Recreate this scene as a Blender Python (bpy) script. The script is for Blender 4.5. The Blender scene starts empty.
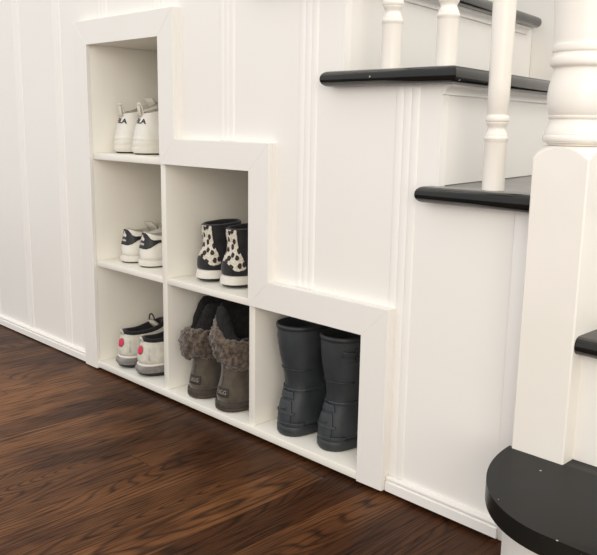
import bpy, bmesh, math, random
from mathutils import Vector, Matrix, noise
from mathutils.bvhtree import BVHTree
random.seed(7)
PI = math.pi
scn = bpy.context.scene
COL = scn.collection
def R(d): return math.radians(d)

# ------------------------------------------------------------------ materials
def srgb(r, g, b):
    f = lambda c: (c/255/12.92) if c/255 <= .04045 else ((c/255+.055)/1.055)**2.4
    return (f(r), f(g), f(b), 1)
def new_mat(name):
    m = bpy.data.materials.new(name); m.use_nodes = True
    nt = m.node_tree; b = nt.nodes['Principled BSDF']
    return m, nt, b
def lk(nt, a, b): nt.links.new(a, b)
def nd(nt, t, **kw):
    n = nt.nodes.new(t)
    for k, v in kw.items():
        if hasattr(n, k) and k not in ('Scale',): setattr(n, k, v)
        else: n.inputs[k].default_value = v
    return n
def mth(nt, op, a, b=None):
    n = nt.nodes.new('ShaderNodeMath'); n.operation = op
    for i, v in enumerate((a, b)):
        if v is None: continue
        if hasattr(v, 'links'): lk(nt, v, n.inputs[i])
        else: n.inputs[i].default_value = v
    return n.outputs[0]
def ramp(nt, fac, stops, interp='LINEAR'):
    n = nt.nodes.new('ShaderNodeValToRGB'); n.color_ramp.interpolation = interp
    e = n.color_ramp.elements
    while len(e) < len(stops): e.new(.5)
    for i, (p, c) in enumerate(stops): e[i].position = p; e[i].color = c
    lk(nt, fac, n.inputs[0]); return n.outputs[0]
def objco(nt, scale=(1, 1, 1)):
    tc = nt.nodes.new('ShaderNodeTexCoord'); mp = nt.nodes.new('ShaderNodeMapping')
    mp.inputs['Scale'].default_value = scale
    lk(nt, tc.outputs['Object'], mp.inputs[0]); return mp.outputs[0]
def mixc(nt, fac, a, b, mode='MIX'):
    n = nt.nodes.new('ShaderNodeMix'); n.data_type = 'RGBA'; n.blend_type = mode
    for i, v in ((0, fac), (6, a), (7, b)):
        if hasattr(v, 'links'): lk(nt, v, n.inputs[i])
        else: n.inputs[i].default_value = v
    return n.outputs[2]
def noisy(name, c1, c2, scale=20, rough=.6, bump=.1, bscale=None, detail=4, spec=.5, bdist=.001, sheen=0):
    m, nt, b = new_mat(name)
    co = objco(nt)
    n = nd(nt, 'ShaderNodeTexNoise'); n.inputs['Scale'].default_value = scale; n.inputs['Detail'].default_value = detail
    lk(nt, co, n.inputs['Vector'])
    lk(nt, ramp(nt, n.outputs[0], [(.35, c1), (.65, c2)]), b.inputs['Base Color'])
    b.inputs['Roughness'].default_value = rough
    b.inputs['Specular IOR Level'].default_value = spec
    if sheen: b.inputs['Sheen Weight'].default_value = sheen
    if bump:
        n2 = nd(nt, 'ShaderNodeTexNoise'); n2.inputs['Scale'].default_value = bscale or scale*3; n2.inputs['Detail'].default_value = 3
        lk(nt, co, n2.inputs['Vector'])
        bp = nd(nt, 'ShaderNodeBump'); bp.inputs['Strength'].default_value = bump; bp.inputs['Distance'].default_value = bdist
        lk(nt, n2.outputs[0], bp.inputs['Height']); lk(nt, bp.outputs[0], b.inputs['Normal'])
    return m
M = {}
M['wall'] = noisy('wall_paint', srgb(239, 235, 228), srgb(241, 237, 231), 3, .45, .05, 60, spec=.4)
M['frame'] = noisy('frame_paint', srgb(236, 232, 225), srgb(238, 234, 228), 4, .4, .05, 50, spec=.4)
M['shelf'] = noisy('shelf_paint', srgb(238, 233, 222), srgb(240, 236, 226), 4, .35, .04, 50, spec=.4)
M['trim'] = noisy('trim_paint', srgb(242, 238, 232), srgb(244, 240, 234), 5, .4, .05, 50, spec=.4)
M['turned'] = noisy('turned_paint', srgb(238, 232, 222), srgb(241, 235, 226), 8, .35, .05, 40, spec=.45)

def make_black(name, ra, rb, spec=.35):
    m, nt, b = new_mat(name)
    co = objco(nt)
    n = nd(nt, 'ShaderNodeTexNoise'); n.inputs['Scale'].default_value = 9; n.inputs['Detail'].default_value = 5
    lk(nt, co, n.inputs['Vector'])
    base = ramp(nt, n.outputs[0], [(.35, srgb(20, 21, 21)), (.7, srgb(32, 30, 26))])
    v = nd(nt, 'ShaderNodeTexVoronoi'); v.inputs['Scale'].default_value = 42
    lk(nt, co, v.inputs['Vector'])
    n2 = nd(nt, 'ShaderNodeTexNoise'); n2.inputs['Scale'].default_value = 30
    lk(nt, co, n2.inputs['Vector'])
    chip = mth(nt, 'MULTIPLY', mth(nt, 'LESS_THAN', v.outputs['Distance'], .075), mth(nt, 'GREATER_THAN', n2.outputs[0], .56))
    lk(nt, mixc(nt, chip, base, srgb(190, 185, 172)), b.inputs['Base Color'])
    lk(nt, ramp(nt, n.outputs[0], [(.3, (ra,)*3+(1,)), (.7, (rb,)*3+(1,))]), b.inputs['Roughness'])
    b.inputs['Specular IOR Level'].default_value = spec
    bp = nd(nt, 'ShaderNodeBump'); bp.inputs['Strength'].default_value = .05; bp.inputs['Distance'].default_value = .002
    lk(nt, n2.outputs[0], bp.inputs['Height']); lk(nt, bp.outputs[0], b.inputs['Normal'])
    return m
M['black'] = make_black('black_tread_paint', .10, .16)
M['black_satin'] = make_black('worn_black_step_paint', .34, .44, .2)

FLOOR_LIGHT_OFS = 0.0  # noise offset chosen so the painted-in light is brighter left, darker centre
def make_floor():
    m, nt, b = new_mat('stained_oak_planks')
    tc = nt.nodes.new('ShaderNodeTexCoord'); sp = nt.nodes.new('ShaderNodeSeparateXYZ')
    lk(nt, tc.outputs['Object'], sp.inputs[0])
    x, y = sp.outputs[0], sp.outputs[1]
    W = .083
    xs = mth(nt, 'DIVIDE', x, W); idx = mth(nt, 'FLOOR', xs); fx = mth(nt, 'FRACT', xs)
    wn = nd(nt, 'ShaderNodeTexWhiteNoise'); wn.noise_dimensions = '1D'; lk(nt, idx, wn.inputs['W'])
    r1 = wn.outputs['Value']
    ys = mth(nt, 'ADD', mth(nt, 'DIVIDE', y, 1.1), mth(nt, 'MULTIPLY', r1, 7.3))
    iy = mth(nt, 'FLOOR', ys); fy = mth(nt, 'FRACT', ys)
    wn2 = nd(nt, 'ShaderNodeTexWhiteNoise'); wn2.noise_dimensions = '2D'
    cb = nt.nodes.new('ShaderNodeCombineXYZ'); lk(nt, idx, cb.inputs[0]); lk(nt, iy, cb.inputs[1]); lk(nt, cb.outputs[0], wn2.inputs['Vector'])
    r2 = wn2.outputs['Value']
    # cathedral rings: contour lines of a stretched noise
    c2 = nt.nodes.new('ShaderNodeCombineXYZ')
    lk(nt, mth(nt, 'MULTIPLY', x, 6.5), c2.inputs[0]); lk(nt, mth(nt, 'MULTIPLY', y, .75), c2.inputs[1]); lk(nt, mth(nt, 'MULTIPLY', r2, 31.0), c2.inputs[2])
    n1 = nd(nt, 'ShaderNodeTexNoise'); n1.inputs['Scale'].default_value = 1.0; n1.inputs['Detail'].default_value = 1.5
    n1.inputs['Roughness'].default_value = .45
    lk(nt, c2.outputs[0], n1.inputs['Vector'])
    ring = mth(nt, 'SINE', mth(nt, 'MULTIPLY', n1.outputs[0], 400.0))
    ring = mth(nt, 'ADD', mth(nt, 'MULTIPLY', ring, .5), .5)
    ring = mth(nt, 'POWER', ring, 4.0)
    # fine pores
    c3 = nt.nodes.new('ShaderNodeCombineXYZ')
    lk(nt, mth(nt, 'MULTIPLY', x, 260.0), c3.inputs[0]); lk(nt, mth(nt, 'MULTIPLY', y, 12.0), c3.inputs[1]); lk(nt, mth(nt, 'MULTIPLY', r2, 17.0), c3.inputs[2])
    n2 = nd(nt, 'ShaderNodeTexNoise'); n2.inputs['Scale'].default_value = 1.0; n2.inputs['Detail'].default_value = 3
    lk(nt, c3.outputs[0], n2.inputs['Vector'])
    # stain blotches, then broad noise that also paints in the floor's uneven light
    n3 = nd(nt, 'ShaderNodeTexNoise'); n3.inputs['Scale'].default_value = 3.2; n3.inputs['Detail'].default_value = 4
    c4 = nt.nodes.new('ShaderNodeCombineXYZ'); lk(nt, mth(nt, 'MULTIPLY', x, 2.2), c4.inputs[0]); lk(nt, y, c4.inputs[1]); lk(nt, c4.outputs[0], n3.inputs['Vector'])
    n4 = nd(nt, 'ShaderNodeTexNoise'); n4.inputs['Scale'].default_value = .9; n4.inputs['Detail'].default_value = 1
    c5 = nt.nodes.new('ShaderNodeVectorMath'); c5.operation = 'ADD'; lk(nt, tc.outputs['Object'], c5.inputs[0]); c5.inputs[1].default_value = (0, 0, FLOOR_LIGHT_OFS)
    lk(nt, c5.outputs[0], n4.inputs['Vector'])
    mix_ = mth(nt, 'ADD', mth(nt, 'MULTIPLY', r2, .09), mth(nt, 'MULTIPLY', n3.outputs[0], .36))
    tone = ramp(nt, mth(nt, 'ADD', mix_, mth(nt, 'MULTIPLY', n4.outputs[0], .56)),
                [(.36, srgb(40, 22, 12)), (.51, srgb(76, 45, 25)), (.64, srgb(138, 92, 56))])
    dark = mixc(nt, mth(nt, 'MULTIPLY', ring, .66), tone, srgb(24, 13, 7))
    pore = ramp(nt, n2.outputs[0], [(.30, srgb(165, 150, 140)), (.50, (1, 1, 1, 1))])
    dark = mixc(nt, 1.0, dark, pore, 'MULTIPLY')
    blot = ramp(nt, n3.outputs[0], [(.55, (1, 1, 1, 1)), (.68, srgb(165, 160, 155))])
    dark = mixc(nt, 1.0, dark, blot, 'MULTIPLY')
    gx = mth(nt, 'LESS_THAN', fx, .018); gy = mth(nt, 'LESS_THAN', fy, .0018)
    gap = mth(nt, 'MAXIMUM', gx, gy)
    colr = mixc(nt, mth(nt, 'MULTIPLY', gap, .55), dark, srgb(14, 9, 7))
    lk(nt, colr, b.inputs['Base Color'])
    lk(nt, ramp(nt, n2.outputs[0], [(.3, (.5,)*3+(1,)), (.7, (.36,)*3+(1,))]), b.inputs['Roughness'])
    b.inputs['Specular IOR Level'].default_value = .10
    bp = nd(nt, 'ShaderNodeBump'); bp.inputs['Strength'].default_value = .25; bp.inputs['Distance'].default_value = .001
    hh = mth(nt, 'SUBTRACT', mth(nt, 'SUBTRACT', n2.outputs[0], mth(nt, 'MULTIPLY', ring, .6)), gap)
    lk(nt, hh, bp.inputs['Height']); lk(nt, bp.outputs[0], b.inputs['Normal'])
    return m
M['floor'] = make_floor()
M['white_leather'] = noisy('white_leather', srgb(224, 220, 210), srgb(232, 228, 219), 25, .5, .2, 160)
M['white_rubber'] = noisy('white_rubber', srgb(214, 208, 196), srgb(226, 221, 211), 20, .55, .1, 90)
M['white_mesh'] = noisy('grey_white_mesh', srgb(196, 191, 178), srgb(214, 209, 197), 60, .8, .5, 400)
M['cream_lining'] = noisy('pale_lining', srgb(170, 162, 148), srgb(188, 180, 166), 40, .9, .3, 200)
M['grey_lace'] = noisy('grey_lace', srgb(176, 168, 154), srgb(196, 189, 176), 60, .9, .3, 300)
M['navy'] = noisy('navy_print', srgb(22, 25, 40), srgb(28, 32, 48), 30, .5, 0)
M['black_leather'] = noisy('black_leather', srgb(18, 18, 19), srgb(28, 28, 29), 40, .5, .2, 150)
M['black_suede'] = noisy('black_suede', srgb(18, 18, 20), srgb(32, 33, 34), 60, .9, .4, 300, sheen=.2)
M['black_rubber'] = noisy('black_rubber', srgb(20, 20, 21), srgb(32, 31, 31), 30, .55, .1, 100)
M['grey_rubber'] = noisy('grey_rubber', srgb(112, 108, 104), srgb(150, 146, 140), 45, .6, .2, 120)
M['pink'] = noisy('raspberry_print', srgb(205, 28, 74), srgb(214, 36, 82), 30, .5, 0)
M['gold'] = noisy('olive_edge', srgb(128, 104, 70), srgb(140, 116, 80), 30, .5, 0)
M['silver'] = noisy('reflective_tape', srgb(170, 168, 162), srgb(200, 198, 192), 30, .35, 0)
M['brown_cord'] = noisy('brown_cord', srgb(58, 44, 36), srgb(78, 60, 50), 60, .8, .3, 300)
M['suede'] = noisy('grey_brown_suede', srgb(72, 63, 53), srgb(94, 84, 71), 35, .92, .4, 250, sheen=.35)
M['boot_sole'] = noisy('grey_brown_foam', srgb(60, 52, 44), srgb(76, 67, 57), 45, .8, .2, 120)
M['fur'] = noisy('curly_fur', srgb(50, 41, 33), srgb(112, 95, 80), 110, .95, .8, 330, detail=6, bdist=.003, sheen=.4)
M['dark_fleece'] = noisy('black_fleece', srgb(16, 15, 15), srgb(34, 31, 30), 120, .95, .8, 260, bdist=.003)
M['label'] = noisy('label_leather', srgb(40, 33, 29), srgb(50, 42, 37), 40, .6, .1, 120)
M['label_print'] = noisy('label_print', srgb(150, 138, 125), srgb(165, 152, 138), 40, .6, 0)
M['welly'] = noisy('slate_rubber', srgb(45, 49, 51), srgb(58, 62, 65), 16, .48, .12, 60, spec=.45)
M['welly_dark'] = noisy('dark_slate_rubber', srgb(38, 41, 43), srgb(50, 53, 55), 18, .5, .12, 60)
M['buckle'] = noisy('dull_buckle', srgb(38, 40, 42), srgb(60, 62, 62), 30, .35, 0)

def make_leopard():
    m, nt, b = new_mat('spotted_pony_hair')
    co = objco(nt)
    sp = nt.nodes.new('ShaderNodeSeparateXYZ'); lk(nt, co, sp.inputs[0])
    ang = mth(nt, 'ARCTAN2', sp.outputs[0], mth(nt, 'SUBTRACT', .042, sp.outputs[1]))
    cb_ = nt.nodes.new('ShaderNodeCombineXYZ'); lk(nt, mth(nt, 'MULTIPLY', ang, .040), cb_.inputs[0]); lk(nt, sp.outputs[2], cb_.inputs[1])
    nz = nd(nt, 'ShaderNodeTexNoise'); nz.inputs['Scale'].default_value = 110; nz.inputs['Detail'].default_value = 1
    lk(nt, cb_.outputs[0], nz.inputs['Vector'])
    add = nt.nodes.new('ShaderNodeVectorMath'); add.operation = 'MULTIPLY_ADD'
    lk(nt, nz.outputs['Color'], add.inputs[0]); add.inputs[1].default_value = (.007,)*3; lk(nt, cb_.outputs[0], add.inputs[2])
    v = nd(nt, 'ShaderNodeTexVoronoi'); v.voronoi_dimensions = '2D'; v.inputs['Scale'].default_value = 60; v.inputs['Randomness'].default_value = .75
    lk(nt, add.outputs[0], v.inputs['Vector'])
    spot = ramp(nt, v.outputs['Distance'], [(.0, (1, 1, 1, 1)), (.33, (1, 1, 1, 1)), (.38, (0, 0, 0, 1))])
    core = ramp(nt, v.outputs['Distance'], [(.12, srgb(62, 38, 26)), (.26, srgb(22, 18, 16))])
    n = nd(nt, 'ShaderNodeTexNoise'); n.inputs['Scale'].default_value = 200; lk(nt, co, n.inputs['Vector'])
    base = ramp(nt, n.outputs[0], [(.35, srgb(196, 188, 172)), (.65, srgb(222, 215, 201))])
    lk(nt, mixc(nt, spot, base, core), b.inputs['Base Color']); b.inputs['Roughness'].default_value = .75
    return m
M['spots'] = make_leopard()

# ------------------------------------------------------------------ helpers
def link(name, me, m, parent=None, smooth=None):
    o = bpy.data.objects.new(name, me); COL.objects.link(o)
    if m is not None: me.materials.append(m)
    if parent is not None: o.parent = parent
    if smooth is True:
        for p in me.polygons: p.use_smooth = True
    elif smooth:
        me.shade_smooth_by_angle = None if False else None
    return o
def from_bm(name, bm, m, parent=None, smooth=False, angle=None):
    bmesh.ops.recalc_face_normals(bm, faces=bm.faces)
    if smooth:
        for f in bm.faces: f.smooth = True
        if angle:
            for e in bm.edges:
                if len(e.link_faces) == 2 and e.calc_face_angle(0) > R(angle): e.smooth = False
    me = bpy.data.meshes.new(name); bm.to_mesh(me); bm.free()
    o = bpy.data.objects.new(name, me); COL.objects.link(o); me.materials.append(m)
    if parent is not None: o.parent = parent
    return o
def add_box(bm, x0, x1, y0, y1, z0, z1, bev=0, seg=2):
    vs = [bm.verts.new((x, y, z)) for x in (x0, x1) for y in (y0, y1) for z in (z0, z1)]
    fs = [bm.faces.new([vs[i] for i in q]) for q in ((0, 1, 3, 2), (4, 6, 7, 5), (0, 4, 5, 1), (2, 3, 7, 6), (0, 2, 6, 4), (1, 5, 7, 3))]
    if bev:
        es = list({e for f in fs for e in f.edges})
        bmesh.ops.bevel(bm, geom=es, offset=bev, segments=seg, affect='EDGES', profile=.5)
def box(name, x0, x1, y0, y1, z0, z1, m, parent=None, bev=0):
    bm = bmesh.new(); add_box(bm, x0, x1, y0, y1, z0, z1, bev); return from_bm(name, bm, m, parent, smooth=bool(bev), angle=50)
def add_prism(bm, pts, z0, z1, round_=0, seg=6, axis='z'):
    def P(a, b, c): return (a, b, c) if axis == 'z' else (a, c, b)
    lo = [bm.verts.new(P(a, b, z0)) for a, b in pts]; hi = [bm.verts.new(P(a, b, z1)) for a, b in pts]
    n = len(pts); es = []
    fb = bm.faces.new(lo[::-1]); ft = bm.faces.new(hi)
    for i in range(n): bm.faces.new((lo[i], lo[(i+1) % n], hi[(i+1) % n], hi[i]))
    if round_:
        es = list(fb.edges)+list(ft.edges)
        bmesh.ops.bevel(bm, geom=es, offset=round_, segments=seg, affect='EDGES', profile=.5)
def empty(name, loc, rz=0):
    o = bpy.data.objects.new(name, None); COL.objects.link(o); o.location = loc; o.rotation_euler = (0, 0, rz)
    o.empty_display_size = .05; return o
def tag(o, label, cat, group=None):
    o['label'] = label; o['category'] = cat
    if group: o['group'] = group
    return o
def struct(o): o['kind'] = 'structure'; return o
def tube(bm, pts, r, n=8, closed=False):
    pts = [Vector(p) for p in pts]; rings = []
    N = len(pts); up = Vector((0, 0, 1))
    for i, p in enumerate(pts):
        if closed: t = pts[(i+1) % N]-pts[i-1]
        else: t = pts[min(i+1, N-1)]-pts[max(i-1, 0)]
        t.normalize(); a = t.cross(up)
        if a.length < 1e-3: a = t.cross(Vector((1, 0, 0)))
        a.normalize(); b = t.cross(a)
        rr = r[i] if isinstance(r, (list, tuple)) else r
        rings.append([bm.verts.new(p+rr*(a*math.cos(2*PI*k/n)+b*math.sin(2*PI*k/n))) for k in range(n)])
    for i in range(N if closed else N-1):
        A, B = rings[i], rings[(i+1) % N]
        for k in range(n): bm.faces.new((A[k], A[(k+1) % n], B[(k+1) % n], B[k]))
    if not closed: bm.faces.new(rings[0][::-1]); bm.faces.new(rings[-1])
def copy_tree(o, parent=None):
    c = o.copy(); COL.objects.link(c)
    if parent is not None: c.parent = parent
    for ch in list(o.children): copy_tree(ch, c)
    return c

# ------------------------------------------------------------------ room
RZ = .1848                      # one stair rise
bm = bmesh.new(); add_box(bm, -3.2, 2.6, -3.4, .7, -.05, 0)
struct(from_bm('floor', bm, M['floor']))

FARY = .875
SL = .155                       # the straight flight runs slightly askew to the front wall
RISER = [None, None, None, None, 1.105, .895, .685, .475, .265, .055]     # x of risers 4..9
# under-stair wall: rectangles between openings, capped by the treads
bm = bmesh.new()
def wr(x0, x1, z0, z1): add_box(bm, x0, x1, 0, .018, z0, z1)
TOP = lambda n: n*RZ-.013
wr(-3.2, .0405, .007, TOP(9)); wr(.0405, .055, .86, TOP(9)); wr(.055, .265, .86, TOP(8)); wr(.265, .38, .86, TOP(7))
wr(.38, .475, .585, TOP(7)); wr(.475, .69, .585, TOP(6)); wr(.69, .895, .31, TOP(5)); wr(.895, 1.0, .31, TOP(4))
wr(1.0, 1.105, .007, TOP(4)); wr(1.105, 1.33, .007, TOP(3))
struct(from_bm('wall_front', bm, M['wall']))
struct(box('wall_back', -3.2, 2.4, FARY, FARY+.06, 0, 2.7, M['wall']))
# reeded vertical battens
def batten(n, xc, w, z0, z1):
    prof = [(-w/2, 0)]
    for k in range(3):
        c = -w/2+w*(k+.5)/3; r = w/6.4
        for j in range(7):
            a = PI-PI*j/6; prof.append((c+r*math.cos(a), .0006+.0014*math.sin(a)))
    prof.append((w/2, 0))
    bm = bmesh.new()
    lo = [bm.verts.new((xc+a, -b, z0)) for a, b in prof]; hi = [bm.verts.new((xc+a, -b, z1)) for a, b in prof]
    for i in range(len(prof)-1): bm.faces.new((lo[i], lo[i+1], hi[i+1], hi[i]))
    bm.faces.new((lo[-1], lo[0], hi[0], hi[-1])); bm.faces.new(lo[::-1]); bm.faces.new(hi)
    struct(from_bm('trim_%d' % n, bm, M['trim'], smooth=True, angle=40))
for i, (xc, w, z0, z1) in enumerate([(-.587, .044, .03, 1.6), (-.356, .044, .03, 1.6), (-.124, .044, .03, 1.6), (.107, .044, .89, 1.6),
        (.342, .044, .89, 1.28), (.578, .048, .613, 1.08), (.809, .048, .342, .9), (1.038, .048, .035, .71)]):
    batten(i+1, xc, w, z0, z1)
struct(box('trim_9', 1.247, 1.30, -.005, 0, .003, .53, M['trim'], bev=.002))
# baseboards with a rounded bead on top
def baseboard(name, x0, x1, h, zb, t=.014):
    prof = [(0, zb), (t, zb), (t, zb+h*.62), (t*.78, zb+h*.68)]
    for j in range(6):
        a = -PI/2+PI*j/5; prof.append((t*.5+t*.36*math.cos(a), zb+h*.84+h*.16*math.sin(a)))
    prof.append((0, zb+h))
    bm = bmesh.new()
    L = [bm.verts.new((x0, -a, b)) for a, b in prof]; H = [bm.verts.new((x1, -a, b)) for a, b in prof]
    n = len(prof)
    for i in range(n): bm.faces.new((L[i], L[(i+1) % n], H[(i+1) % n], H[i]))
    bm.faces.new(L[::-1]); bm.faces.new(H)
    struct(from_bm(name, bm, M['trim'], smooth=True, angle=35))
baseboard('baseboard_left', -3.2, -.001, .026, .004, .012)
baseboard('baseboard_right', 1.031, 1.257, 
    .027, .007, .011)

# ------------------------------------------------------------------ cubby shelf
cub = tag(empty('cubby_shelf', (0, 0, 0)), 'white stepped cubby shelf with six shoe cells, built into the wall under the stairs', 'shelf')
OUT = [(0, .004), (0, .888), (.4194, .888), (.4194, .6116), (.7261, .6116), (.7261, .3401), (1.03, .3401), (1.03, .008)]
INN = [(.0590, .004), (.0590, .831), (.3622, .831), (.3622, .5557), (.6662, .5557), (.6662, .2839), (.9704, .2839), (.9704, .007)]
bm = bmesh.new()
for k in range(7):
    add_prism(bm, [OUT[k], OUT[k+1], INN[k+1], INN[k]], -.020, -.0105, axis='y')
bmesh.ops.bevel(bm, geom=list(bm.edges), offset=.0005, segments=1, affect='EDGES', profile=.5)
# backing cleats that carry the boards off the wall
for k in range(7):
    a_, b_ = Vector(OUT[k]), Vector(OUT[k+1]); c_, d_ = Vector(INN[k+1]), Vector(INN[k])
    add_prism(bm, [tuple(a_), tuple(b_), tuple(b_.lerp(c_, .3)), tuple(a_.lerp(d_, .3))], -.0105, 0, axis='y')
from_bm('face_frame', bm, M['frame'], cub)
D0, D1 = -.010, .31
S1, S2, S0 = .5695, .2945, .0236
def cb(name, x0, x1, z0, z1, d0=D0): return box(name, x0, x1, d0, D1, z0, z1, M['shelf'], cub, .0012)
cb('side_panel', .041, .0585, .007, .85)
cb('divider', .3525, .3705, S0+.0003, .85)
cb('divider', .6595, .6775, S0+.0003, .580)
cb('side_panel', .9720, .9895, .007, .305)
cb('top_panel', .0587, .3523, .8315, .85)
cb('shelf_board', .0587, .3523, S1-.0165, S1)
cb('shelf_board', .3707, .6593, .5575, .5755)
cb('shelf_board', .0587, .3523, S2-.0150, S2)
cb('shelf_board', .3707, .6593, S2-.0150, S2)
cb('shelf_board', .6777, .9718, .2865, .304)
cb('bottom_board', .0587, .9718, .0075, S0, -.017)
box('back_panel', .041, .9895, D1+.0005, D1+.008, .001, .3, M['shelf'], cub)
box('back_panel', .041, .6775, D1+.0005, D1+.008, .3, .575, M['shelf'], cub)
box('back_panel', .041, .3705, D1+.0005, D1+.008, .575, .85, M['shelf'], cub)

# ------------------------------------------------------------------ staircase
st = tag(empty('staircase', (0, 0, 0)), 'white painted staircase with glossy black treads winding up behind the newel post', 'staircase')
def stp(o): o.parent = st; return o
def tread(pts, ztop, t=.026, m='black'):
    bm = bmesh.new(); add_prism(bm, pts, ztop-t, ztop, round_=t*.47, seg=5)
    return stp(from_bm('tread', bm, M[m], smooth=True, angle=60))
# bullnose starting step
ell = [(1.455-.167*math.cos(PI/2*k/30), -.034-.213*math.sin(PI/2*k/30)) for k in range(31)]
tread([(1.330, -.001), (1.330, -.034)]+ell+[(2.29, -.247), (2.29, -.001)], RZ, .027, 'black_satin')
inner = [(1.45-.148*math.cos(PI/2*k/20), -.211*math.sin(PI/2*k/20)) for k in range(21)]
bm = bmesh.new(); add_prism(bm, inner+[(2.29, -.211), (2.29, -.001)], .001, RZ-.0272)
stp(from_bm('riser', bm, M['wall'], smooth=True, angle=40))
# second step
tread([(1.36, -.048), (2.29, -.048), (2.29, .86), (1.36, .86)], 2*RZ)
stp(box('riser', 1.36, 2.29, -.022, -.002, RZ+.0005, 2*RZ-.026, M['wall']))
# winder
tread([(1.081, -.030), (1.32, -.030), (1.36, .0), (2.28, .74), (2.28, .86), (1.10-SL*.86, .86), (1.10, .006), (1.081, .006)], 3*RZ)
bm = bmesh.new(); add_prism(bm, [(1.34, .015), (2.28, .77), (2.28, .79), (1.34, .035)], 2*RZ+.0005, 3*RZ-.026)
stp(from_bm('riser', bm, M['wall']))
def cove(x, z, y0, y1):
    prof = [(0, 0), (.017, 0), (.017, -.003)]
    for j in range(6):
        a = PI/2*j/5; prof.append((.015-.011*math.sin(a), -.004-.0095*(1-math.cos(a))))
    prof += [(.004, -.0155), (0, -.0155)]
    bm = bmesh.new()
    A = [bm.verts.new((x+a-SL*y0, y0, z+b)) for a, b in prof]; B = [bm.verts.new((x+a-SL*y1, y1, z+b)) for a, b in prof]
    n = len(prof)
    for i in range(n): bm.faces.new((A[i], A[(i+1) % n], B[(i+1) % n], B[i]))
    bm.faces.new(A[::-1]); bm.faces.new(B)
    return stp(from_bm('cove_molding', bm, M['trim'], smooth=True, angle=45))
for n in range(4, 10):
    xr = RISER[n]; xb = xr-.21
    ye = FARY-.002; sk = lambda x, y: (x-SL*y, y)
    bm = bmesh.new(); add_prism(bm, [sk(xr-.018, .0185), sk(xr, .0185), sk(xr, ye), sk(xr-.018, ye)], (n-1)*RZ+.0005, n*RZ-.026)
    stp(from_bm('riser', bm, M['wall']))
    x1 = xr+.039
    yb = FARY-.025
    end = [sk(x1, yb-.012), sk(x1-.005, yb-.004), sk(x1-.012, yb)]
    tread([(xb-.029, -.030), sk(x1, -.030)]+end+[sk(xb-.010, yb), (xb-.010, .006), (xb-.029, .006)], n*RZ)
    cove(xr+.0005, n*RZ-.0262, .0, FARY-.045)

# ------------------------------------------------------------------ newel post and balusters
def lathe_sq(bm, levels, half, nseg=64):
    """levels: (z, radius, squareness half or None) - section is the square clipped by the circle"""
    rings = []
    for z, r in levels:
        ring = []
        for k in range(nseg):
            a = 2*PI*(k+.5)/nseg
            sq = half/max(abs(math.cos(a)), abs(math.sin(a))) if half else 9
            q = min(r, sq); ring.append(bm.verts.new((q*math.cos(a), q*math.sin(a), z)))
        rings.append(ring)
    for A, B in zip(rings, rings[1:]):
        for k in range(nseg): bm.faces.new((A[k], A[(k+1) % nseg], B[(k+1) % nseg], B[k]))
    bm.faces.new(rings[0][::-1]); bm.faces.new(rings[-1])
def bead(z0, z1, r0, r1, n=6):      # half-round swelling from r0 to r1
    return [(z0+(z1-z0)*(.5-.5*math.cos(PI*k/n)), r0+(r1-r0)*math.sin(PI*k/n)) for k in range(n+1)]
def curve(z0, z1, r0, r1, n=6):     # smooth S change
    return [(z0+(z1-z0)*k/n, r0+(r1-r0)*(.5-.5*math.cos(PI*k/n))) for k in range(n+1)]
nw = tag(empty('newel_post', (1.335, -.011, RZ)), 'thick white turned newel post with square base standing on the lowest black step', 'newel post')
z0 = RZ
bm = bmesh.new()
lv = [(.0002, .06), (.606-z0, .06), (.6075-z0, .0573)]
for k in range(1, 13):
    t = k/12; lv.append((.6075-z0+.0160*t, math.sqrt(.0410**2+(.040**2)*(1-t)**.9)))
lv += [(.6245-z0, .0395), (.625-z0, .036)]
lathe_sq(bm, lv, .0405, 128)
from_bm('post_base', bm, M['turned'], nw, smooth=True, angle=35)
bm = bmesh.new()
lv = [(.6255, .036), (.629, .0385), (.6295, .0425)]+bead(.630, .640, .0420, .0440)+curve(.6405, .660, .0425, .0365)+[(.661, .0380), (.664, .0385), (.665, .0365), (.667, .0380)]
lv += [(.670, .0395), (.680, .0415), (.692, .0420), (.704, .0405), (.714, .0380), (.722, .0362), (.726, .0358)]
lv += [(.728, .0365)]+bead(.729, .743, .0385, .0412)+[(.744, .0380), (.747, .0375)]+bead(.748, .758, .0388, .0398)+[(.759, .0385), (.765, .0392)]
lv += curve(.766, .83, .0393, .0425)+curve(.83, 1.05, .0425, .030, 12)+bead(1.055, 1.07, .032, .042)+[(1.075, .035)]+curve(1.08, 1.10, .035, .045)
lathe_sq(bm, [(a-z0, b) for a, b in lv], None, 96)
from_bm('turned_shaft', bm, M['turned'], nw, smooth=True, angle=50)
bm = bmesh.new(); add_box(bm, -.045, .045, -.045, .045, 1.1002-z0, 1.30-z0, .004); add_box(bm, -.055, .055, -.055, .055, 1.3002-z0, 1.32-z0, .006)
from_bm('post_cap', bm, M['turned'], nw, smooth=True, angle=40)

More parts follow.
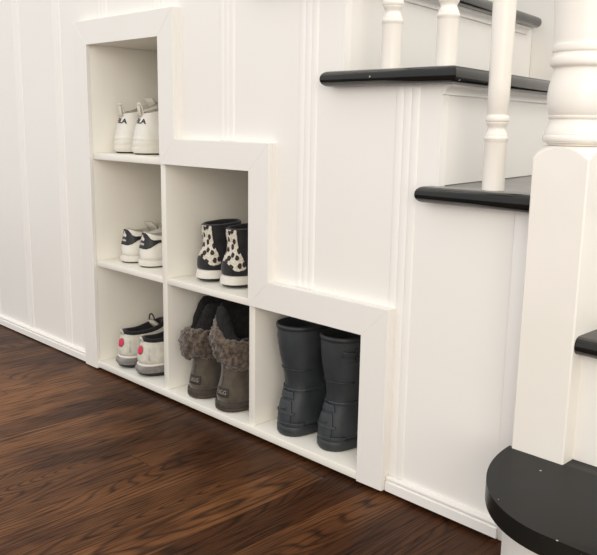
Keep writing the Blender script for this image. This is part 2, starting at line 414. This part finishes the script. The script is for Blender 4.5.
def make_baluster():
    t = empty('baluster', (0, 0, 0))
    lv = [(.0002, .0168), (.071, .0165), (.0730, .0172), (.0742, .0178)]+bead(.0745, .081, .0165, .0180)
    lv += curve(.0815, .092, .0165, .0128)+curve(.092, .101, .0128, .0165)+bead(.1015, .1105, .0160, .0178)+[(.1115, .0150), (.113, .0150), (.114, .0158)]
    lv += [(.16, .0160), (.24, .0168), (.33, .0172)]+curve(.34, .62, .0172, .0115, 8)+bead(.63, .64, .012, .016)+[(.645, .013), (.65, .0168), (.80, .0168)]
    bm = bmesh.new(); lathe_sq(bm, lv, None, 40)
    from_bm('turned_spindle', bm, M['turned'], t, smooth=True, angle=50)
    return t
b0 = make_baluster()
LB = ['white turned baluster nearest the newel post, standing on the short black tread', 'white turned baluster at the front corner of the upper black tread',
      'white turned baluster on the upper black tread, leftmost of the three balusters']
for i, (x, y, n) in enumerate([(1.200, .008, 3), (1.100, .012, 4), (.990, .012, 4)]):
    o = b0 if i == 0 else copy_tree(b0)
    o.location = (x, y, n*RZ); tag(o, LB[i], 'baluster', 'white balusters on the stair treads')

# ------------------------------------------------------------------ footwear tools
def ringpts(y0, y1, w, zf, n=22, toe=.62, fore=.12, xo=0):
    L = y1-y0; pts = []
    p1 = max(2.0, L/w); p2 = max(2.0, p1*toe)
    def hw(s):
        p = p1 if s < .5 else p2
        v = max(0., 1-abs(2*s-1)**p)**.5
        k = max(0, min(1, (L/w-2)/3)) * fore
        return w*v*(1+k*(math.sin(PI*min(1, max(0, (s-.35)/.75)))-.6*math.exp(-((s-.42)/.16)**2)))
    qs = [k/n for k in range(n+1)]
    ss = [q*q*(3-2*q) for q in qs]
    for s in ss: pts.append((xo+hw(s), y0+L*s, zf(s)))
    for s in ss[-2:0:-1]: pts.append((xo-hw(s), y0+L*s, zf(s)))
    return pts
def loft(bm, rings, cap0=True, cap1=False):
    vr = [[bm.verts.new(p) for p in r] for r in rings]
    for A, B in zip(vr, vr[1:]):
        n = len(A)
        for k in range(n): bm.faces.new((A[k], A[(k+1) % n], B[(k+1) % n], B[k]))
    if cap0: bm.faces.new(vr[0][::-1])
    if cap1: bm.faces.new(vr[-1])
    return vr
def lin(a, b, dip=0, pw=1): return lambda s: a+(b-a)*s**pw+dip*4*s*(1-s)
def bvh_of(o):
    me = o.data; return BVHTree.FromPolygons([v.co.copy() for v in me.vertices], [tuple(p.vertices) for p in me.polygons])
def wrap_bm(bm, bvh, yc, off, thick=.0006, lift=None):
    """verts hold (angle_deg, z, 0); project inwards onto the shoe, offset and give thickness"""
    for v in bm.verts:
        a = R(v.co.x); z = v.co.y
        d = Vector((math.sin(a), -math.cos(a), 0)); o = Vector((0, yc, z))+d*.4
        h = bvh.ray_cast(o, -d)
        if h[0] is None: v.co = Vector((0, yc, z))+d*.03; continue
        nrm = h[1] if h[1].dot(d) > 0 else -h[1]
        v.co = h[0]+nrm*off
    bmesh.ops.recalc_face_normals(bm, faces=bm.faces)
    return bm
def patch(name, parent, bvh, yc, outline, m, off=.0008, thick=.0012, da=5, dz=.004):
    bm = bmesh.new(); f = bm.faces.new([bm.verts.new((a, z, 0)) for a, z in outline])
    A = [p[0] for p in outline]; Z = [p[1] for p in outline]
    a = math.floor(min(A)/da)*da+da
    while a < max(A):
        bmesh.ops.bisect_plane(bm, geom=bm.verts[:]+bm.edges[:]+bm.faces[:], plane_co=(a, 0, 0), plane_no=(1, 0, 0)); a += da
    z = math.floor(min(Z)/dz)*dz+dz
    while z < max(Z):
        bmesh.ops.bisect_plane(bm, geom=bm.verts[:]+bm.edges[:]+bm.faces[:], plane_co=(0, z, 0), plane_no=(0, 1, 0)); z += dz
    wrap_bm(bm, bvh, yc, off)
    o = from_bm(name, bm, m, parent, smooth=True)
    sm = o.modifiers.new('thickness', 'SOLIDIFY'); sm.thickness = thick; sm.offset = 0
    return o
def ell2(a, z, ra, rz, n=20, rot=0):
    return [(a+ra*math.cos(2*PI*k/n), z+rz*math.sin(2*PI*k/n)) for k in range(n)]
def lettering(name, parent, bvh, yc, text, a0, z0, size, m, rad, bold=.0, tilt=0, off=.0012, sx=1.0):
    cu = bpy.data.curves.new('lettering', 'FONT'); cu.body = text; cu.size = size; cu.align_x = 'CENTER'; cu.align_y = 'CENTER'; cu.offset = bold
    to = bpy.data.objects.new('lettering_source', cu); COL.objects.link(to)
    dg = bpy.context.evaluated_depsgraph_get(); me = bpy.data.meshes.new_from_object(to.evaluated_get(dg))
    bpy.data.objects.remove(to); bpy.data.curves.remove(cu)
    bm = bmesh.new(); bm.from_mesh(me); bpy.data.meshes.remove(me)
    for v in bm.verts:
        u, w = v.co.x*sx, v.co.y
        u, w = u*math.cos(R(tilt))-w*math.sin(R(tilt)), u*math.sin(R(tilt))+w*math.cos(R(tilt))
        v.co = (a0+math.degrees(u/rad), z0+w, 0)
    wrap_bm(bm, bvh, yc, off)
    return from_bm(name, bm, m, parent)
def loop_tab(name, parent, m, p0, p1, top, w, r):
    """a flat pull loop standing up between two points"""
    pts = []
    p0, p1, top = Vector(p0), Vector(p1), Vector(top)
    for k in range(15):
        t = k/14; a = PI*t
        base = p0.lerp(p1, .5-.5*math.cos(a)); pts.append(base+(top-(p0+p1)/2)*math.sin(a)**.7)
    bm = bmesh.new(); tube(bm, pts, r, 8)
    c = (p0+p1)/2
    for v in bm.verts: v.co.x = c.x+(v.co.x-c.x)*w
    return from_bm(name, bm, m, parent, smooth=True)
def laces(parent, m, rows, r=.0022):
    bm = bmesh.new()
    for (y, z, w) in rows:
        tube(bm, [(-w, y, z-.006), (-w*.5, y+.002, z+.0005), (0, y+.003, z+.002), (w*.5, y+.002, z+.0005), (w, y, z-.006)], r, 8)
    return from_bm('laces', bm, m, parent, smooth=True)
def lining(parent, ring_top, m, depth=.035, shrink=.0):
    """inside of the opening"""
    bm = bmesh.new()
    cx = sum(p[0] for p in ring_top)/len(ring_top); cy = sum(p[1] for p in ring_top)/len(ring_top)
    rs = []
    for sc, dz in ((1.0, .0), (.93, .0022), (.86, -.001), (.82, -.012), (.80, -depth)):
        rs.append([(cx+(p[0]-cx)*sc, cy+(p[1]-cy)*(sc if sc > .9 else sc), p[2]+dz) for p in ring_top])
    loft(bm, rs, cap0=False, cap1=True)
    return from_bm('lining', bm, m, parent, smooth=True)

# ------------------------------------------------------------------ chunky white trainers (top cell)
def make_chunky():
    t = empty('sneaker', (0, 0, 0)); n = 26
    bm = bmesh.new()
    loft(bm, [ringpts(.006, .270, .029, lambda s: .0005), ringpts(.003, .275, .031, lambda s: .005+.006*s*s)], True, True)
    from_bm('outsole', bm, M['black_rubber'], t, smooth=True, angle=50)
    bm = bmesh.new()
    rs = []
    for z, g, w in ((.0035, .002, .035), (.008, -.001, .0385), (.014, -.0020, .0392), (.018, -.0005, .0382), (.0195, .0000, .0376),
                    (.022, -.0012, .0384), (.028, -.0010, .0380), (.0325, .001, .0362), (.034, .0025, .0350)):
        rs.append(ringpts(g, .278-g, w, lambda s, z=z: z+.004*math.sin(s*9)*(z > .006)))
    loft(bm, rs, True, True)
    from_bm('midsole', bm, M['white_rubber'], t, smooth=True, angle=55)
    bm = bmesh.new(); rs = []
    spec = [(.0325, .003, .272, .0348, .0325), (.038, .001, .270, .0360, .040), (.043, .003, .262, .0352, .047), (.0445, .0042, .258, .0348, .049), (.049, .003, .250, .0350, .056),
            (.055, .0050, .238, .0342, .064), (.0565, .0060, .232, .0338, .067), (.061, .0065, .222, .0330, .073), (.068, .009, .200, .0315, .083), (.076, .0125, .178, .0295, .096),
            (.084, .016, .155, .0275, .108), (.092, .0200, .138, .0255, .119), (.098, .0230, .122, .0235, .127)]
    for zh, y0, y1, w, zt in spec: rs.append(ringpts(y0, y1, w, lin(zh, zt, -.004 if zh > .07 else 0)))
    loft(bm, rs, True, False)
    up = from_bm('upper', bm, M['white_leather'], t, smooth=True)
    lining(t, rs[-1], M['cream_lining'])
    b = bvh_of(up)
    lettering('logo', t, b, .045, 'FILA', 9, .0790, .0160, M['navy'], .034, .0005, -3, off=.0012, sx=1.3)
    loop_tab('pull_tab', t, M['white_rubber'], (0, .0185, .090), (0, .026, .094), (0, .016, .122), 2.6, .0026)
    bm = bmesh.new(); loft(bm, [ringpts(.100, .124, .018, lambda s: .105), ringpts(.094, .116, .019, lambda s: .128), ringpts(.090, .108, .017, lambda s: .138)], True, True)
    from_bm('tongue', bm, M['white_mesh'], t, smooth=True)
    laces(t, M['grey_lace'], [(.140, .115, .017), (.158, .103, .018), (.177, .094, .019), (.197, .084, .02)])
    return t
# ------------------------------------------------------------------ low court trainers with black heel tab (middle left cell)
def make_court():
    t = empty('sneaker', (0, 0, 0))
    bm = bmesh.new()
    loft(bm, [ringpts(.004, .262, .031, lambda s: .0004), ringpts(.002, .265, .0325, lambda s: .0035)], True, True)
    from_bm('outsole', bm, M['boot_sole'], t, smooth=True, angle=50)
    bm = bmesh.new()
    loft(bm, [ringpts(.001, .266, .0335, lambda s: .0036), ringpts(-.0005, .268, .0345, lambda s: .007), ringpts(.0, .268, .0343, lambda s: .0165), ringpts(.002, .266, .0325, lambda s: .0185)], True, True)
    from_bm('midsole', bm, M['white_rubber'], t, smooth=True, angle=50)
    bm = bmesh.new(); rs = []
    for zh, y0, y1, w, zt in [(.018, .004, .262, .0315, .018), (.029, .003, .260, .0320, .032), (.037, .0025, .250, .0325, .042), (.046, .004, .232, .0315, .052),
                              (.055, .0065, .208, .0295, .061), (.063, .0085, .180, .0270, .069), (.071, .0100, .152, .0250, .077), (.079, .0110, .128, .0232, .083), (.086, .0120, .108, .0215, .086)]:
        rs.append(ringpts(y0, y1, w, lin(zh, zt, -.010*max(0, (zh-.05)/.036))))
    loft(bm, rs, True, False)
    up = from_bm('upper', bm, M['white_leather'], t, smooth=True)
    lining(t, rs[-1], M['cream_lining'])
    b = bvh_of(up)
    tb = patch('heel_tab', t, b, .035, [(-52, .0475), (-30, .0455), (0, .0465), (30, .0455), (52, .0490), (75, .0560), (98, .0600), (112, .0612), (112, .0672), (95, .0672), (70, .0672), (52, .0705), (36, .0790), (20, .0845), (0, .0855), (-20, .0845), (-36, .079), (-52, .0705), (-70, .0672), (-95, .0672), (-112, .0672), (-112, .0612), (-98, .06), (-75, .056)],
          M['black_leather'], .0010, .0016)
    # three-leaf mark and a bar of lettering below it
    bm = bmesh.new()
    for (da, dz, ra, rz) in ((0, .0035, 6.0, .0062), (-9, -.001, 7.5, .0046), (9, -.001, 7.5, .0046)):
        bm.faces.new([bm.verts.new((a, z, 0)) for a, z in ell2(da, .0705+dz, ra, rz, 16)])
    wrap_bm(bm, b, .035, .0022); from_bm('logo', bm, M['white_rubber'], tb)
    lettering('logo_text', tb, b, .035, 'adidas', 0, .0575, .0085, M['white_rubber'], .033, .0002, 0, off=.0024)
    bm = bmesh.new(); loft(bm, [ringpts(.090, .112, .019, lambda s: .066), ringpts(.078, .100, .0205, lambda s: .088), ringpts(.072, .088, .0185, lambda s: .099)], True, True)
    from_bm('tongue', bm, M['grey_lace'], t, smooth=True)
    laces(t, M['grey_lace'], [(.112, .0905, .019), (.126, .0845, .019), (.141, .079, .019), (.157, .074, .02), (.172, .069, .02)], .0026)
    return t
# ------------------------------------------------------------------ grey trail runners (bottom left cell)
def make_runner():
    t = empty('running_shoe', (0, 0, 0))
    bm = bmesh.new()
    loft(bm, [ringpts(.012, .268, .031, lambda s: .0005), ringpts(.002, .274, .0345, lambda s: .0045+.004*s*s), ringpts(-.002, .276, .0362, lambda s: .0115+.006*math.sin(s*7)**2)], True, True)
    from_bm('outsole', bm, M['black_rubber'], t, smooth=True, angle=50)
    bm = bmesh.new(); rs = []
    for z, g, w in ((.0105, -.002, .0360), (.0145, -.005, .0372), (.020, -.0055, .0376), (.026, -.002, .036), (.029, .002, .0335)):
        rs.append(ringpts(g, .279, w, lambda s, z=z: z+.010*math.exp(-((s-.42)/.13)**2)*(z > .012)))
    loft(bm, rs, True, True)
    from_bm('midsole', bm, M['grey_rubber'], t, smooth=True, angle=50)
    bm = bmesh.new()
    loft(bm, [ringpts(.0005, .277, .0345, lambda s: .0275+.010*math.exp(-((s-.42)/.13)**2)), ringpts(.0000, .277, .0348, lambda s: .0305+.010*math.exp(-((s-.42)/.13)**2)), ringpts(.003, .274, .0325, lambda s: .0325+.010*math.exp(-((s-.42)/.13)**2))], True, True)
    from_bm('rand', bm, M['white_rubber'], t, smooth=True, angle=60)
    bm = bmesh.new(); rs = []
    for zh, y0, y1, w, zt in [(.031, .004, .270, .0325, .031), (.040, .0015, .266, .0335, .044), (.050, .0015, .250, .0330, .056), (.060, .0030, .228, .0315, .066),
                              (.069, .0055, .202, .0295, .076), (.077, .0080, .176, .0275, .086), (.084, .0100, .152, .0260, .095), (.090, .0115, .135, .0245, .103)]:
        rs.append(ringpts(y0, y1, w, lin(zh, zt, -.010*max(0, (zh-.06)/.03))))
    loft(bm, rs, True, False)
    up = from_bm('upper', bm, M['white_mesh'], t, smooth=True)
    # black padded collar standing above the pale upper
    col = []
    top = rs[-1]
    cx, cy = 0, .07
    bm = bmesh.new(); cr = []
    for sc, dz in ((.985, -.004), (1.01, .0), (1.0, .006), (.93, .0085), (.84, .004), (.80, -.01), (.78, -.04)):
        cr.append([(p[0]*sc, cy+(p[1]-cy)*sc, p[2]+dz+(.004*max(0, (p[1]-.03)/.10)*(1 if dz > 0 else .3))) for p in top])
    loft(bm, cr, False, True)
    from_bm('collar', bm, M['black_suede'], t, smooth=True)
    b = bvh_of(up)
    patch('logo_dot', t, b, .035, ell2(9, .067, 20, .0112), M['gold'], .0010, .0010, da=4)
    patch('logo_dot', t, b, .035, ell2(9, .067, 17.5, .0098), M['pink'], .0018, .0010, da=4)
    patch('reflective_strip', t, b, .035, [(54, .044), (62, .044), (60, .072), (54, .072)], M['silver'], .0012, .001)
    loop_tab('heel_peak', t, M['white_mesh'], (-.006, .0115, .088), (.006, .0115, .088), (0, .0085, .098), 1.0, .0025)
    bm = bmesh.new(); loft(bm, [ringpts(.120, .140, .019, lambda s: .075), ringpts(.095, .114, .0215, lambda s: .101), ringpts(.088, .102, .019, lambda s: .112)], True, True)
    from_bm('tongue', bm, M['grey_lace'], t, smooth=True)
    loop_tab('lace_loop', t, M['brown_cord'], (-.010, .096, .098), (.010, .102, .098), (.002, .094, .130), 1.0, .0020)
    laces(t, M['brown_cord'], [(.140, .102, .019), (.156, .094, .019), (.172, .087, .019), (.188, .079, .02)], .0022)
    return t
# ------------------------------------------------------------------ spotted high tops (middle cell)
def make_spotted():
    t = empty('high_top_sneaker', (0, 0, 0))
    sl = lambda z, k: (lambda s: z+.006*s*k)
    bm = bmesh.new()
    loft(bm, [ringpts(.022, .262, .028, lambda s: .0005), ringpts(.004, .268, .033, lambda s: .0035), ringpts(-.002, .271, .0352, lambda s: .0085)], True, True)
    from_bm('outsole', bm, M['black_rubber'], t, smooth=True, angle=50)
    bm = bmesh.new()
    loft(bm, [ringpts(-.0025, .271, .0356, lambda s: .0086), ringpts(-.003, .272, .0362, lambda s: .011), ringpts(.000, .270, .0352, lambda s: .024-.004*s), ringpts(.0035, .267, .0335, lambda s: .0275-.004*s)], True, True)
    from_bm('midsole', bm, M['white_rubber'], t, smooth=True, angle=50)
    bm = bmesh.new(); rs = []
    for z, y0, y1, w, zt in [(.027, .006, .262, .0325, .024), (.036, .004, .258, .0330, .036), (.046, .004, .240, .0325, .046), (.056, .006, .205, .031, .060), (.066, .010, .165, .0300, .074),
                             (.078, .0165, .135, .0290, .086), (.092, .018, .120, .0295, .098), (.106, .017, .115, .0305, .110), (.118, .015, .114, .0315, .122), (.1275, .014, .113, .0322, .133)]:
        rs.append(ringpts(y0, y1, w, lin(z, zt)))
    loft(bm, rs, True, False)
    up = from_bm('upper', bm, M['black_suede'], t, smooth=True)
    lining(t, rs[-1], M['black_suede'], .06)
    b = bvh_of(up)
    patch('spotted_panel', t, b, .042, [(-60, .036), (84, .036), (80, .052), (70, .066), (52, .085), (45, .105), (43, .124), (40, .1272), (-28, .1272), (-60, .1262), (-75, .118), (-78, .09), (-82, .06)], M['spots'], .0008, .0014)
    patch('heel_counter', t, b, .042, [(-95, .029), (95, .029), (95, .048), (70, .0400), (55, .0375), (38, .0400), (22, .049), (6, .0565), (-10, .058), (-30, .052), (-48, .044), (-70, .041), (-95, .048)], M['black_suede'], .0022, .0014)
    laces(t, M['black_leather'], [(.128, .105, .02), (.134, .094, .02), (.146, .085, .02), (.162, .076, .02)], .0022)
    return t
# ------------------------------------------------------------------ suede boots with curly cuffs (bottom middle cell)
def make_ugg(seed, flop, zc, rise, ztop):
    t = empty('suede_boot', (0, 0, 0))
    bm = bmesh.new()
    loft(bm, [ringpts(.003, .262, .0375, lambda s: .0005), ringpts(-.002, .266, .0405, lambda s: .004), ringpts(-.0025, .266, .041, lambda s: .0095), ringpts(-.001, .265, .0395, lambda s: .0105),
              ringpts(-.0025, .266, .0405, lambda s: .0115), ringpts(-.002, .265, .040, lambda s: .0205), ringpts(.002, .262, .038, lambda s: .0225)], True, True)
    from_bm('sole', bm, M['boot_sole'], t, smooth=True, angle=60)
    bm = bmesh.new(); rs = []
    for z, y0, y1, w, zt in [(.022, .003, .260, .0375, .022), (.030, .0015, .258, .0385, .036), (.042, .003, .248, .0375, .052), (.056, .0065, .222, .0358, .066), (.070, .011, .180, .0345, .080),
                             (.084, .014, .150, .0350, .092), (.100, .014, .140, .0365, .104), (.115, .012, .130, .0375, .122), (.130, .012, .128, .038, .140), (.138, .016, .124, .034, .160)]:
        rs.append(ringpts(y0, y1, w, lin(z, zt)))
    loft(bm, rs, True, True)
    up = from_bm('upper', bm, M['suede'], t, smooth=True)
    b = bvh_of(up)
    lab = patch('heel_label', t, b, .042, [(-15, .0345), (33, .0345), (34, .0540), (-14, .0540)], M['label'], .0012, .0016)
    lettering('label_text', lab, b, .042, 'UGG', 9, .044, .0120, M['label_print'], .04, .0, 0, off=.0026)
    # heel seam
    bm = bmesh.new(); tube(bm, [(0, b.ray_cast(Vector((0, -.3, z)), Vector((0, 1, 0)))[0].y-.0005, z) for z in [.056, .07, .084, .1, .115, .13]], .0016, 6)
    from_bm('heel_seam', bm, M['suede'], t, smooth=True)
    # curly cuff: lumpy ring, low on the side that flops down, high on the other
    near = Vector((math.sin(R(flop)), -math.cos(R(flop)), 0))
    bm = bmesh.new(); nu, nv = 150, 44
    vr = []
    for i in range(nu):
        a = 2*PI*i/nu; row = []
        dirv = Vector((math.sin(a), -math.cos(a), 0))
        k = .5-.5*dirv.dot(near)              # 0 low side, 1 high side
        c = Vector((dirv.x*.042+near.x*.005, .062+dirv.y*.060+near.y*.006, zc+rise*k+.005*math.sin(2*a+seed)))
        for j in range(nv):
            b_ = 2*PI*j/nv
            p = c+dirv*(.0145*math.cos(b_))+Vector((0, 0, 1))*(.033*math.sin(b_))+dirv*.010*max(0, -math.sin(b_))*0
            q = Vector((p.x*85+seed*9, p.y*85, p.z*85))
            d = noise.noise(q)*.0060+noise.noise(q*2.2)*.0050+abs(noise.noise(q*4.6))*.0036
            nn = (dirv*math.cos(b_)/.015+Vector((0, 0, 1))*math.sin(b_)/.036).normalized()
            row.append(bm.verts.new(p+nn*d))
        vr.append(row)
    for i in range(nu):
        A, B = vr[i], vr[(i+1) % nu]
        for j in range(nv): bm.faces.new((A[j], A[(j+1) % nv], B[(j+1) % nv], B[j]))
    from_bm('cuff', bm, M['fur'], t, smooth=True)
    # dark fleece shaft standing up behind the cuff, open towards the low side
    bm = bmesh.new(); rr = []
    for (tt, sc) in [(-.3, .80), (.0, .97), (.35, 1.10), (.7, 1.10), (.93, 1.04), (1.0, .90), (.93, .76), (.6, .56), (.0, .44), (-.6, .40)]:
        ring = []
        for i in range(64):
            a = 2*PI*i/64; dv = Vector((math.sin(a), -math.cos(a), 0)); k = .5-.5*dv.dot(near)
            kk = max(0, min(1, k/.34)); kk = kk*kk*(3-2*kk)
            zr = zc+rise*k; zt = zr+.030+(ztop-zr-.030)*kk
            p = Vector((dv.x*.044*sc+near.x*.002, .062+dv.y*.056*sc, zr+(zt-zr)*tt))
            d = .0035*noise.noise(p*70+Vector((seed, 0, 0))); ring.append(p+dv*d+Vector((0, 0, d*.5)))
        rr.append(ring)
    loft(bm, rr, False, True)
    from_bm('lining', bm, M['dark_fleece'], t, smooth=True)
    return t
# ------------------------------------------------------------------ rubber wellington boots (bottom right cell)
def make_welly(side):
    t = empty('rubber_boot', (0, 0, 0))
    bm = bmesh.new()
    loft(bm, [ringpts(.004, .275, .034, lambda s: .0005), ringpts(.0, .279, .0375, lambda s: .006), ringpts(.0, .279, .038, lambda s: .020-.008*s), ringpts(.003, .276, .0365, lambda s: .0225-.008*s)], True, True)
    from_bm('sole', bm, M['welly_dark'], t, smooth=True, angle=50)
    bm = bmesh.new(); rs = []
    for z, y0, y1, w, zt in [(.021, .005, .272, .0355, .016), (.032, .004, .272, .0362, .030), (.045, .005, .262, .0362, .044), (.058, .0075, .240, .0360, .058), (.070, .0105, .205, .0360, .072),
                             (.082, .0145, .168, .0350, .084), (.094, .0175, .138, .0335, .096), (.108, .0185, .122, .0332, .110), (.124, .0165, .116, .0345, .126), (.142, .0120, .115, .0370, .144),
                             (.165, .0060, .117, .0405, .166), (.190, .0015, .119, .0425, .190), (.215, -.001, .121, .0440, .215), (.232, -.002, .1215, .0445, .232)]:
        rs.append(ringpts(y0, y1, w, lin(z, zt), xo=(.010 if side > 0 else .002)*max(0, (z-.06)/.17)))
    loft(bm, rs, True, False)
    up = from_bm('upper', bm, M['welly'], t, smooth=True)
    b = bvh_of(up)
    # rim binding
    def band(name, z, h, off, m, a0=-180, a1=180, tilt=0):
        return patch(name, t, b, .06, [(a, z-h+tilt*math.cos(R(a))) for a in range(a0, a1+1, 6)]+[(a, z+h+tilt*math.cos(R(a))) for a in range(a1, a0-1, -6)], m, off, .0022, da=12, dz=.01)
    bm = bmesh.new(); r = rs[-1]; cyy = .060; cxx = (.010 if side > 0 else .002)*172/170
    loft(bm, [[(cxx+(p[0]-cxx)*s, cyy+(p[1]-cyy)*s, p[2]+dz) for p in r] for s, dz in ((1.0, -.009), (1.03, -.008), (1.035, -.003), (1.02, .0005), (.95, .001), (.91, -.006), (.88, -.05))], False, True)
    from_bm('rim', bm, M['welly_dark'], t, smooth=True)
    band('ankle_band', .0965, .0028, .0016, M['welly'], -150, 150)
    patch('ankle_panel', t, b, .045, [(-34, .078), (34, .078), (30, .092), (-30, .092)], M['welly'], .0016, .0024)
    patch('heel_panel', t, b, .045, [(-24, .024), (24, .024), (30, .050), (27, .074), (-27, .074), (-30, .050)], M['welly'], .0016, .0028)
    patch('heel_rib', t, b, .045, [(-40, .0475), (40, .0475), (40, .0515), (-40, .0515)], M['welly_dark'], .0036, .002)
    patch('heel_rib', t, b, .045, [(-70, .0225), (70, .0225), (70, .0300), (-70, .0300)], M['welly'], .0020, .003)
    patch('heel_spur', t, b, .045, [(-13, .0560), (13, .0560), (13, .0600), (-13, .0600)], M['welly_dark'], .0036, .002)
    band('rear_seam', .140, .0010, .0010, M['welly_dark'], -70, 70)
    # side strap with buckle near the top, on the outer side
    st_ = patch('strap', t, b, .06, [(side*a_, z_) for a_, z_ in ((40, .196), (110, .190), (140, .192), (140, .203), (110, .201), (40, .207))], M['welly_dark'], .0022, .003)
    bm = bmesh.new(); h = b.ray_cast(Vector((.3*side, .045, .199)), Vector((-side, 0, 0)))[0]; h.x += side*.003-.003
    tube(bm, [(h.x+.003, .036, .190), (h.x+.003, .036, .209), (h.x+.003, .054, .209), (h.x+.003, .054, .190)], .0018, 8, closed=True)
    tube(bm, [(h.x+.003, .045, .189), (h.x+.003, .045, .210)], .0014, 8)
    from_bm('buckle', bm, M['buckle'], st_, smooth=True)
    return t

def place(o, x, y, z, rz, label, cat, group):
    o.location = (x, y, z); o.rotation_euler = (0, 0, R(rz)); tag(o, label, cat, group); return o
ZA, ZB, ZC = S1+.0004, S2+.0004, S0+.0004
a = make_chunky()
place(a, .103, .028, ZA, -3, 'chunky all-white sneaker in the top cell, the left shoe of the pair', 'shoe', 'chunky white sneakers in the top cell')
place(copy_tree(a), .197, .022, ZA, -5, 'chunky all-white sneaker in the top cell, half hidden by the frame on its right', 'shoe', 'chunky white sneakers in the top cell')
a = make_court()
place(a, .133, .020, ZB, -2, 'white low sneaker with black heel tab, nearer the left side panel', 'shoe', 'white sneakers with black heel tabs')
place(copy_tree(a), .216, .019, ZB, -4, 'white low sneaker with black heel tab, nearer the divider', 'shoe', 'white sneakers with black heel tabs')
a = make_runner()
place(a, .144, -.005, ZC, -6, 'pale grey running shoe with raspberry heel dot, left shoe of the pair', 'shoe', 'grey running shoes with raspberry dots')
place(copy_tree(a), .234, -.006, ZC, -10, 'pale grey running shoe with raspberry heel dot, cut off by the divider', 'shoe', 'grey running shoes with raspberry dots')
a = make_spotted()
place(a, .452, .021, ZB, -3, 'spotted high top sneaker in the centre cell, fully visible left shoe', 'shoe', 'spotted high top sneakers')
place(copy_tree(a), .542, .018, ZB, -4, 'spotted high top sneaker in the centre cell, beside the frame', 'shoe', 'spotted high top sneakers')
place(make_ugg(1.0, -25, .126, .016, .224), .452, -.004, ZC, 0, 'brown suede boot with curly fur cuff, nearer the running shoes', 'boot', 'brown suede boots with fur cuffs')
place(make_ugg(3.0, 72, .134, .046, .236), .560, -.010, ZC, -4, 'brown suede boot with curly fur cuff, nearer the rubber boots', 'boot', 'brown suede boots with fur cuffs')
place(make_welly(-1), .752, -.004, ZC, -4, 'dark slate rubber boot nearer the suede boots', 'boot', 'dark slate rubber boots')
place(make_welly(1), .858, .004, ZC, -6, 'dark slate rubber boot beside the right frame board', 'boot', 'dark slate rubber boots')

# ------------------------------------------------------------------ light
w = bpy.data.worlds.new('World'); scn.world = w; w.use_nodes = True
bg = w.node_tree.nodes['Background']; bg.inputs[0].default_value = (1.0, 1.0, 1.0, 1); bg.inputs[1].default_value = 1.20
def area(name, loc, target, size, power, col=(1, .95, .88), sy=None):
    l = bpy.data.lights.new(name, 'AREA'); l.energy = power; l.color = col; l.size = size
    if sy: l.shape = 'RECTANGLE'; l.size_y = sy
    o = bpy.data.objects.new(name, l); COL.objects.link(o); o.location = loc
    o.rotation_euler = (Vector(target)-Vector(loc)).to_track_quat('-Z', 'Y').to_euler(); return o
area('right_fill', (3.9, -2.7, 1.45), (.7, .1, .45), 2.4, 60, (1, .91, .78), 1.9)  # added off-frame fill that brightens risers and cubby interiors, no window modelled
area('riser_fill', (2.15, .55, 1.9), (1.0, .4, .75), .5, 5.5, (1, .97, .92))  # unseen fill added above the flight to lift the riser faces

# ------------------------------------------------------------------ camera
yaw, pitch, roll, f = R(45.2087), R(11.1318), R(.9362), 776.6327
fw = Vector((-math.sin(yaw)*math.cos(pitch), math.cos(yaw)*math.cos(pitch), -math.sin(pitch)))
rt = Vector((math.cos(yaw), math.sin(yaw), 0)); up = rt.cross(fw)
rt2 = rt*math.cos(roll)+up*math.sin(roll); up2 = -rt*math.sin(roll)+up*math.cos(roll)
cam = bpy.data.cameras.new('camera'); co = bpy.data.objects.new('camera', cam); COL.objects.link(co)
mt = Matrix((rt2, up2, -fw)).transposed().to_4x4(); mt.translation = (1.8345, -1.035, .6474); co.matrix_world = mt
cam.sensor_fit = 'HORIZONTAL'; cam.sensor_width = 36; cam.lens = f*36/597; cam.clip_start = .02
scn.camera = co
scn.view_settings.view_transform = 'Standard'; scn.view_settings.look = 'None'; scn.view_settings.gamma = 1
scn.view_settings.exposure = 0.0
